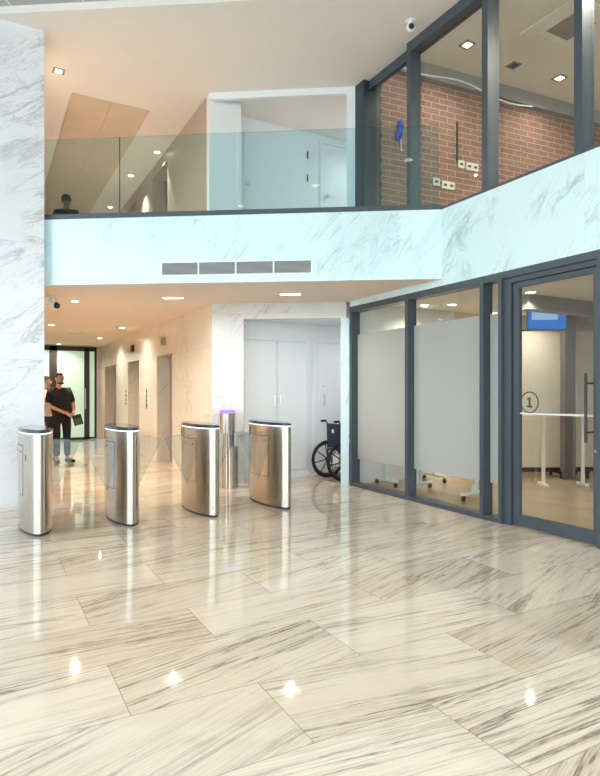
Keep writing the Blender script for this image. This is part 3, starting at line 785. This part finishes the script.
bk = MB().box(-.045, -.015, -.19, .19, .50, .89, .012).build('backrest', M['navy'], wc)
MB().box(-.052, -.0455, -.03, .03, .74, .80, .002).build('tag', M['plate'], bk)
MB().box(0, .40, -.19, .19, .455, .485, .012).build('seat', M['navy'], wc)
MB().box(-.04, .10, -.15, .02, .21, .40, .01).build('pouch', M['plate'], wc)

# ------------------------------------------------------------------ meeting room furniture
def table(loc, rz, label, L=1.3, D=.6, H=.74):
    q = thing('folding_table', label, 'table', loc, rz, 'white tables in the meeting room')
    MB().box(-L/2, L/2, -D/2, D/2, H-.03, H, .006).build('tabletop', M['white'], q)
    for sx in (-1, 1):
        x = sx*(L/2-.18)
        lg = MB().box(x-.03, x+.03, -.03, .03, .11, H-.03).build('leg', M['white'], q)
        MB().box(x-.025, x+.025, -.27, .27, .075, .11, .006).build('foot', M['white'], lg)
        for sy in (-1, 1):
            m = MB(); m.tube([(x-.012, sy*.23, .035), (x+.012, sy*.23, .035)], .035, 14); m.tube([(x, sy*.23, .04), (x, sy*.23, .08)], .010, 8)
            m.build('caster', M['rubber'], lg)
    return q
table((5.55, 6.0, 0), PI/2+.15, 'white table on casters behind the wide frosted pane')
table((5.75, 6.98, 0), .0, 'white table by the side wall behind the frosted pane nearest the pier', D=.5)
ht = thing('high_table', 'white slim-legged high table behind the glass door', 'table', (7.62, 5.72, 0), -.50, 'white tables in the meeting room')
MB().box(-.70, .52, -.15, .15, 1.05, 1.07, .004).build('tabletop', M['white'], ht)
for sx in (-.30, .29):
    lg = MB().box(sx-.02, sx+.02, -.02, .02, .04, 1.05).build('leg', M['white'], ht)
    MB().box(sx-.03, sx+.03, -.14, .14, .0, .04, .006).build('foot', M['white'], lg)
def screen_panel(loc, rz, w, h, label):
    q = thing('partition_screen', label, 'partition screen', loc, rz, 'movable beige partition screens')
    MB().box(-w/2, w/2, -.03, .03, .16, h, .006).build('panel', M['panel_beige'], q)
    MB().box(-w/2, w/2, -.04, .04, .09, .155, .004).build('base_rail', M['black'], q)
    for sx in (-w/2+.1, w/2-.1):
        m = MB(); m.box(sx-.03, sx+.03, -.22, .22, .075, .115, .005)
        for sy in (-.2, .2): m.tube([(sx-.014, sy, .035), (sx+.014, sy, .035)], .035, 12); m.tube([(sx, sy, .04), (sx, sy, .09)], .011, 8)
        m.build('caster_foot', M['black'], q)
    return q
screen_panel((7.80, 6.62, 0), -.50, 1.3, 2.40, 'tall beige movable screen on casters left of the dark room column')
screen_panel((9.05, 6.0, 0), -.50, 1.0, 2.40, 'tall beige movable screen on casters right of the dark room column')
struct('wall_room_column', MB().box(-.085, .085, -.085, .085, 0, 2.75), M['charcoal2'], 'dark grey column in the meeting room', (8.235, 6.10, 0), -.5)
struct('ceiling_meeting_room', MB().box(4.97, 11.7, -7.2, 7.36, 2.752, 2.80), M['wall_cream'], 'meeting room ceiling')
struct('wall_meeting_room_end', MB().box(11.55, 11.7, -7.2, 7.36, 0, 2.752), M['wall_beige'], 'far wall of the meeting room')
struct('wall_meeting_room_side', MB().box(7.0, 11.7, 7.36, 7.45, 0, 2.752), M['wall_beige'], 'side wall of the meeting room')
struct('trim_5', MB().box(6.2, 11.5, 3.9, 4.15, 2.5, 2.752), M['grey_beam'], 'grey duct across the meeting room ceiling')
struct('trim_6', MB().box(6.6, 11.5, 5.5, 5.7, 2.55, 2.752), M['grey_beam'], 'grey beam across the meeting room ceiling')
struct('trim_7', MB().box(8.4, 8.6, -2, 7.3, 2.5, 2.752), M['grey_beam'], 'second grey beam')
sc = thing('blue_glow_panel', 'made-up hanging panel for the blue glow at the meeting room door', 'screen', (7.62, 6.02, 2.36), -.50)  # stand-in panel: blue glow in the door glass built as an object
MB().box(-.30, .30, -.03, .03, -.0, .37, .006).build('housing', M['charcoal'], sc)
MB().box(-.29, .29, -.034, -.0305, .008, .362).build('blue_border', M['glow_blue'], sc)
MB().box(-.24, .16, -.037, -.0342, .15, .31).build('pale_glow', M['screen'], sc)
MB().box(-.2, -.18, -.012, .012, .37, .392).box(.18, .2, -.012, .012, .37, .392).build('hanger', M['charcoal'], sc)

# ------------------------------------------------------------------ people
def eval_mesh(o):
    dg = bpy.context.evaluated_depsgraph_get(); dg.update()
    return bpy.data.meshes.new_from_object(o.evaluated_get(dg))
def skin(name, V, E_, mat, root=0, sub=2, parent=None):
    me = bpy.data.meshes.new(name); me.from_pydata([v[:3] for v in V], E_, [])
    o = bpy.data.objects.new(name, me); COL.objects.link(o)
    s = o.modifiers.new('s', 'SKIN'); s.use_smooth_shade = True
    for i, v in enumerate(V):
        d = me.skin_vertices[0].data[i]; r = v[3]
        d.radius = (r, v[4] if len(v) > 4 else r); d.use_root = (i == root)
    ss = o.modifiers.new('u', 'SUBSURF'); ss.levels = sub; ss.render_levels = sub
    bpy.context.view_layer.update()
    m2 = eval_mesh(o); o.modifiers.clear(); o.data = m2; m2.name = name
    for p in m2.polygons: p.use_smooth = True
    m2.materials.clear(); m2.materials.append(mat)
    if parent is not None: o.parent = parent
    return o
def join_into(o, mb, mats):
    """add the shapes of an MB to an existing mesh object, as one mesh"""
    bm = bmesh.new(); bm.from_mesh(o.data)
    tmp = bpy.data.meshes.new('t'); mb.bm.to_mesh(tmp); mb.bm.free(); bm.from_mesh(tmp)
    bm.to_mesh(o.data); bm.free()
    for m_ in mats: o.data.materials.append(m_)

def person(label, loc, rz, P, mats, height=1.79, held=False):
    """P: joints in a local frame, the person faces -y, x is to the right in the picture"""
    q = thing('person', label, 'person', loc, rz)
    hx, hy, hz = P['head']
    V = []; E_ = []; I = {}
    def add(k, p, r, r2=None): I[k] = len(V); V.append((*p, r, r2 if r2 else r))
    px = P['pelvis']
    add('pel', px, .10, .08); add('belly', P['belly'], .105, .09); add('chest', P['chest'], .11, .085); add('neck0', P['neck'], .058)
    add('neck1', ((P['neck'][0]+hx)/2, (P['neck'][1]+hy)/2, P['neck'][2]+.055), .052)
    add('jaw', (hx, hy-.012, hz-.055), .062, .072); add('crown', (hx, hy+.008, hz+.035), .076, .088); add('top', (hx, hy+.01, hz+.085), .05, .058)
    for a, b in (('pel', 'belly'), ('belly', 'chest'), ('chest', 'neck0'), ('neck0', 'neck1'), ('neck1', 'jaw'), ('jaw', 'crown'), ('crown', 'top')): E_.append((I[a], I[b]))
    for s in ('L', 'R'):
        sh, el, wr, hn = P['sh'+s], P['el'+s], P['wr'+s], P['hn'+s]
        add('sh'+s, sh, .048); add('el'+s, el, .042); add('wr'+s, wr, .027); add('pa'+s, hn, .034, .02)
        for a, b in (('chest', 'sh'+s), ('sh'+s, 'el'+s), ('el'+s, 'wr'+s), ('wr'+s, 'pa'+s)): E_.append((I[a], I[b]))
        d = (Vector(hn)-Vector(wr)).normalized(); side = Vector(P.get('fan', (0, 0, 1))); side = (side-d*side.dot(d)).normalized()
        curl = Vector(P.get('curl', (0, .02, 0)))
        for k, (o, ln) in enumerate(((-.027, .06), (-.009, .072), (.009, .068), (.026, .052))):
            b0 = Vector(hn)+side*o+d*.02; b1 = b0+d*ln*.5; b2 = b1+d*ln*.3+curl
            for j, (pt, rad) in enumerate(((b0, .010), (b1, .009), (b2, .0075))):
                add('f%s%d%d' % (s, k, j), tuple(pt), rad)
            E_.append((I['pa'+s], I['f%s%d0' % (s, k)])); E_.append((I['f%s%d0' % (s, k)], I['f%s%d1' % (s, k)])); E_.append((I['f%s%d1' % (s, k)], I['f%s%d2' % (s, k)]))
        t0 = Vector(wr)+d*.03+side*.03; t1 = t0+d*.03+side*.018; add('t%s0' % s, tuple(t0), .011); add('t%s1' % s, tuple(t1), .009)
        E_.append((I['wr'+s], I['t%s0' % s])); E_.append((I['t%s0' % s], I['t%s1' % s]))
        hp, kn, an, to = P['hip'+s], P['kn'+s], P['an'+s], P['to'+s]
        add('hip'+s, hp, .065); add('kn'+s, kn, .045); add('an'+s, an, .038); add('to'+s, to, .034)
        for a, b in (('pel', 'hip'+s), ('hip'+s, 'kn'+s), ('kn'+s, 'an'+s), ('an'+s, 'to'+s)): E_.append((I[a], I[b]))
    body = skin('body', V, E_, mats['skin'], 0, 2, q)
    # face: nose, ears, eyes, mouth in the same mesh
    yaw = P.get('yaw', 0); Rm = Matrix.Translation((hx, hy, hz)) @ Matrix.Rotation(yaw, 4, 'Z')
    f = MB()
    f.ball((0, -.088, -.005), .014, .9, 1.2, 1.7, 10); f.ball((0, -.094, -.02), .014, 1.1, 1, .8, 10)
    for sx in (-1, 1): f.ball((sx*.082, .008, -.005), .026, .35, .8, 1.2, 10)
    f.mi = 1
    for sx in (-1, 1): f.ball((sx*.03, -.078, .02), .010, 1.3, .6, .8, 8); f.ball((sx*.031, -.080, .04), .012, 1.6, .5, .35, 8)
    f.ball((0, -.078, -.05), .016, 1.6, .6, .4, 8)
    f.xf(Rm); join_into(body, f, [mats['hair']])
    # hair
    h = MB()
    for (a, b, c_, r_, sx, sy, sz) in ((0, .022, .045, .088, .98, 1.08, .92),): h.ball((a, b, c_), r_, sx, sy, sz, 20)
    bmesh.ops.delete(h.bm, geom=[v for v in h.bm.verts if v.co.y < -.02 and v.co.z < .06 or v.co.z < -.02], context='VERTS')
    h.xf(Rm); hair = h.build('hair', mats['hair'], q)
    sol = hair.modifiers.new('s', 'SOLIDIFY'); sol.thickness = .008
    if P.get('beard'):
        b = MB(); b.ball((0, -.018, -.062), .075, .92, .98, .72, 16)
        bmesh.ops.delete(b.bm, geom=[v for v in b.bm.verts if v.co.z > -.062 or v.co.y > .02], context='VERTS')
        b.xf(Rm); bb = b.build('beard', mats['hair'], q); bb.modifiers.new('s', 'SOLIDIFY').thickness = .008
    # shirt
    V = []; E_ = []; I = {}
    add('belly', P['belly'], .18, .15); add('pel', (px[0], px[1], px[2]+.0), .155, .125); add('chest', P['chest'], .19, .145); add('col', (P['neck'][0], P['neck'][1], P['neck'][2]-.015), .075)
    E_ += [(0, 1), (0, 2), (2, 3)]
    for s in ('L', 'R'):
        sh, el = Vector(P['sh'+s]), Vector(P['el'+s]); k = P.get('sleeve', .85)
        add('sh'+s, tuple(sh), .080); add('sl'+s, tuple(sh.lerp(el, k)), .064)
        E_ += [(I['chest'], I['sh'+s]), (I['sh'+s], I['sl'+s])]
    st = skin('shirt', V, E_, mats['shirt'], 0, 2, q)
    if mats.get('yoke'):
        for s in ('L', 'R'):
            sh = Vector(P['sh'+s]); y = MB(); y.ball((sh.x*.93+px[0]*.07, sh.y-.035, sh.z+.0), .07, .75, .72, .9, 14); y.build('shoulder_patch', mats['yoke'], st)
    # trousers
    V = []; E_ = []; I = {}
    add('pel', px, .15, .122); add('waist', (px[0], px[1], px[2]+.08), .142, .118); E_ += [(0, 1)]
    for s in ('L', 'R'):
        hp, kn, an = P['hip'+s], P['kn'+s], P['an'+s]
        add('hip'+s, (hp[0], hp[1], hp[2]-.02), .105); add('kn'+s, kn, .075); add('an'+s, (an[0], an[1], an[2]+.03), .062)
        E_ += [(0, I['hip'+s]), (I['hip'+s], I['kn'+s]), (I['kn'+s], I['an'+s])]
    skin('trousers', V, E_, mats['trousers'], 0, 2, q)
    for s in ('L', 'R'):
        an, to = P['an'+s], P['to'+s]
        dx, dy = to[0]-an[0], to[1]-an[1]; L = math.hypot(dx, dy); ux, uy = dx/L, dy/L
        V = [(an[0]-ux*.05, an[1]-uy*.05, .05, .045, .045), (an[0]+ux*.03, an[1]+uy*.03, .055, .048, .05), (an[0]+ux*.12, an[1]+uy*.12, .045, .046, .04), (an[0]+ux*.20, an[1]+uy*.20, .036, .034, .032)]
        sh_ = skin('shoe', V, [(0, 1), (1, 2), (2, 3)], mats['shoe'], 1, 2, q)
        zmin = min(v.co.z for v in sh_.data.vertices)
        for v in sh_.data.vertices:
            v.co.z = max(.004, v.co.z-zmin*0)
    return q
P1 = dict(pelvis=(-.03, .02, .95), belly=(-.05, .0, 1.12), chest=(-.06, .02, 1.32), neck=(-.07, .02, 1.50), head=(-.06, -.01, 1.665),
    shL=(.12, .02, 1.43), elL=(.20, -.02, 1.14), wrL=(.16, -.22, .99), hnL=(.12, -.27, .95),
    shR=(-.24, .02, 1.43), elR=(-.26, .02, 1.14), wrR=(-.02, -.22, 1.0), hnR=(.05, -.27, .965),
    hipL=(.08, .02, .88), knL=(.08, .0, .49), anL=(.10, .03, .09), toL=(.18, -.12, .04),
    hipR=(-.13, .02, .88), knR=(-.11, .0, .49), anR=(-.10, .05, .09), toR=(-.11, -.12, .04),
    yaw=.55, beard=True, sleeve=.9, fan=(0, .3, 1), curl=(.01, .015, -.01))
person('bearded person in black clothes standing with folded hands holding a dark folder', (1.37, 12.25, 0), .12,
    P1, dict(skin=M['skin'], hair=M['hair'], shirt=M['shirt_black'], trousers=M['shirt_black'], shoe=M['black'], yoke=M['grey_cloth']))
# the folder he holds
fo = thing('folder', 'dark folder held by the bearded person in black', 'folder', (1.37, 12.25, 0), .12)
T = Matrix.Translation((.205, -.30, .87)) @ Matrix.Rotation(-.25, 4, 'Y')
MB().box(-.085, .085, -.008, .008, -.115, .09, .003).xf(T).build('cover', M['black'], fo)
MB().box(-.07, .06, -.011, -.0085, -.09, .02, .001).xf(T).build('label_patch', M['grey_cloth'], fo)
def plain_pose(**kw):
    p = dict(pelvis=(0, .02, .92), belly=(0, .01, 1.08), chest=(0, .02, 1.27), neck=(0, .02, 1.44), head=(0, 0, 1.60),
        shL=(.18, .02, 1.38), elL=(.23, .03, 1.09), wrL=(.22, -.05, .84), hnL=(.22, -.07, .77),
        shR=(-.18, .02, 1.38), elR=(-.23, .03, 1.09), wrR=(-.22, -.05, .84), hnR=(-.22, -.07, .77),
        hipL=(.10, .02, .86), knL=(.11, .0, .48), anL=(.11, .04, .09), toL=(.14, -.12, .04),
        hipR=(-.10, .02, .86), knR=(-.11, .0, .48), anR=(-.11, .04, .09), toR=(-.14, -.12, .04), fan=(0, 1, 0), curl=(0, -.01, -.01))
    p.update(kw); return p
person('person in a pale shirt mostly hidden between the marble wall and the person in black', (1.13, 12.72, 0), .9,
    plain_pose(), dict(skin=M['skin'], hair=M['hair'], shirt=M['shirt_pale'], trousers=M['dark_cloth'], shoe=M['black']))
sil = person('dark silhouetted person standing on the upper floor behind the glass balustrade', (1.46, 12.4, ZF), 2.7,
    plain_pose(), dict(skin=M['skin_backlit'], hair=M['hair'], shirt=M['dark_cloth'], trousers=M['dark_cloth'], shoe=M['black']))  # darkened skin and dark clothes stand in for the backlight

sil.scale = (1.07, 1.07, 1.07)
# ------------------------------------------------------------------ lobby shell behind the camera, open glazed fronts for daylight
m = MB()
for x in (-6.2, -4.0, -1.8, .4, 2.6, 4.7): m.box(x-.06, x+.06, -.1, .1, 0, 6.0)
m.box(-6.2, 4.8, -.1, .1, 0, .12).box(-6.2, 4.8, -.1, .1, 2.9, 3.0).box(-6.2, 4.8, -.1, .1, 5.85, 6.0)
struct('window_6', m, M['frame'], 'entrance glazing behind the viewer', (0, -7.1, 0))
m = MB()
for y in (-7.0, -4.0, -1.0, 2.0, 5.0, 7.8): m.box(-.1, .1, y-.06, y+.06, 0, 6.0)
m.box(-.1, .1, -7, 7.8, 0, .12).box(-.1, .1, -7, 7.8, 2.9, 3.0).box(-.1, .1, -7, 7.8, 5.85, 6.0)
struct('window_7', m, M['frame'], 'left street glazing beside the viewer', (-6.1, 0, 0))
struct('floor_outside', MB().box(-26, 12, -27, 19, -.2, -.125), M['grey_panel'], 'pavement outside')

gL = 'added fill downlights in the near lobby ceiling'
for i, x in enumerate((-4.5, -2.2, .1, 2.4, 4.2)):
    for j, y in enumerate((-4.5, -1.5, 1.5)):
        downlight(x, y, ZC+.09, 'added unseen fill downlight in the grey panelled ceiling near the entrance', 38, (1, .82, .62), False, gL, .09, 2.2)  # added out of view to warm and brighten the floor
# ------------------------------------------------------------------ daylight
w = bpy.data.worlds.new('sky'); SC.world = w; w.use_nodes = True
nt = w.node_tree; nt.nodes.clear()
bg = nt.nodes.new('ShaderNodeBackground'); bg.inputs[0].default_value = (.80, .95, 1.0, 1); bg.inputs[1].default_value = 4.8
ow = nt.nodes.new('ShaderNodeOutputWorld'); nt.links.new(bg.outputs[0], ow.inputs[0])
def portal(loc, rot, sx, sy):
    l = bpy.data.lights.new('daylight_portal', 'AREA'); l.shape = 'RECTANGLE'; l.size = sx; l.size_y = sy
    try: l.cycles.is_portal = True
    except Exception: pass
    o = bpy.data.objects.new('daylight_portal', l); COL.objects.link(o); o.location = loc; o.rotation_euler = rot
portal((-.7, -6.95, 3.0), (PI/2, 0, 0), 11.0, 6.0)
portal((-5.95, .4, 3.0), (PI/2, 0, -PI/2), 14.8, 6.0)

# ------------------------------------------------------------------ camera
cam = bpy.data.cameras.new('camera'); co = bpy.data.objects.new('camera', cam); COL.objects.link(co)
cam.sensor_fit = 'HORIZONTAL'; cam.sensor_width = 36; cam.lens = 579.4/600*36
cam.shift_y = (392-388)/600
co.location = (0, 0, 1.40); co.rotation_euler = (PI/2, 0, -math.atan(316.7/579.4))
cam.clip_start = .05; cam.clip_end = 200
SC.camera = co
SC.view_settings.view_transform = 'Standard'; SC.view_settings.look = 'None'
SC.view_settings.exposure = 0; SC.view_settings.gamma = 1; SC.view_settings.use_curve_mapping = False
SC.cycles.max_bounces = 10; SC.cycles.diffuse_bounces = 7; SC.cycles.glossy_bounces = 5; SC.cycles.transparent_max_bounces = 20
SC.cycles.sample_clamp_indirect = 6
SC.cycles.caustics_reflective = False; SC.cycles.caustics_refractive = False
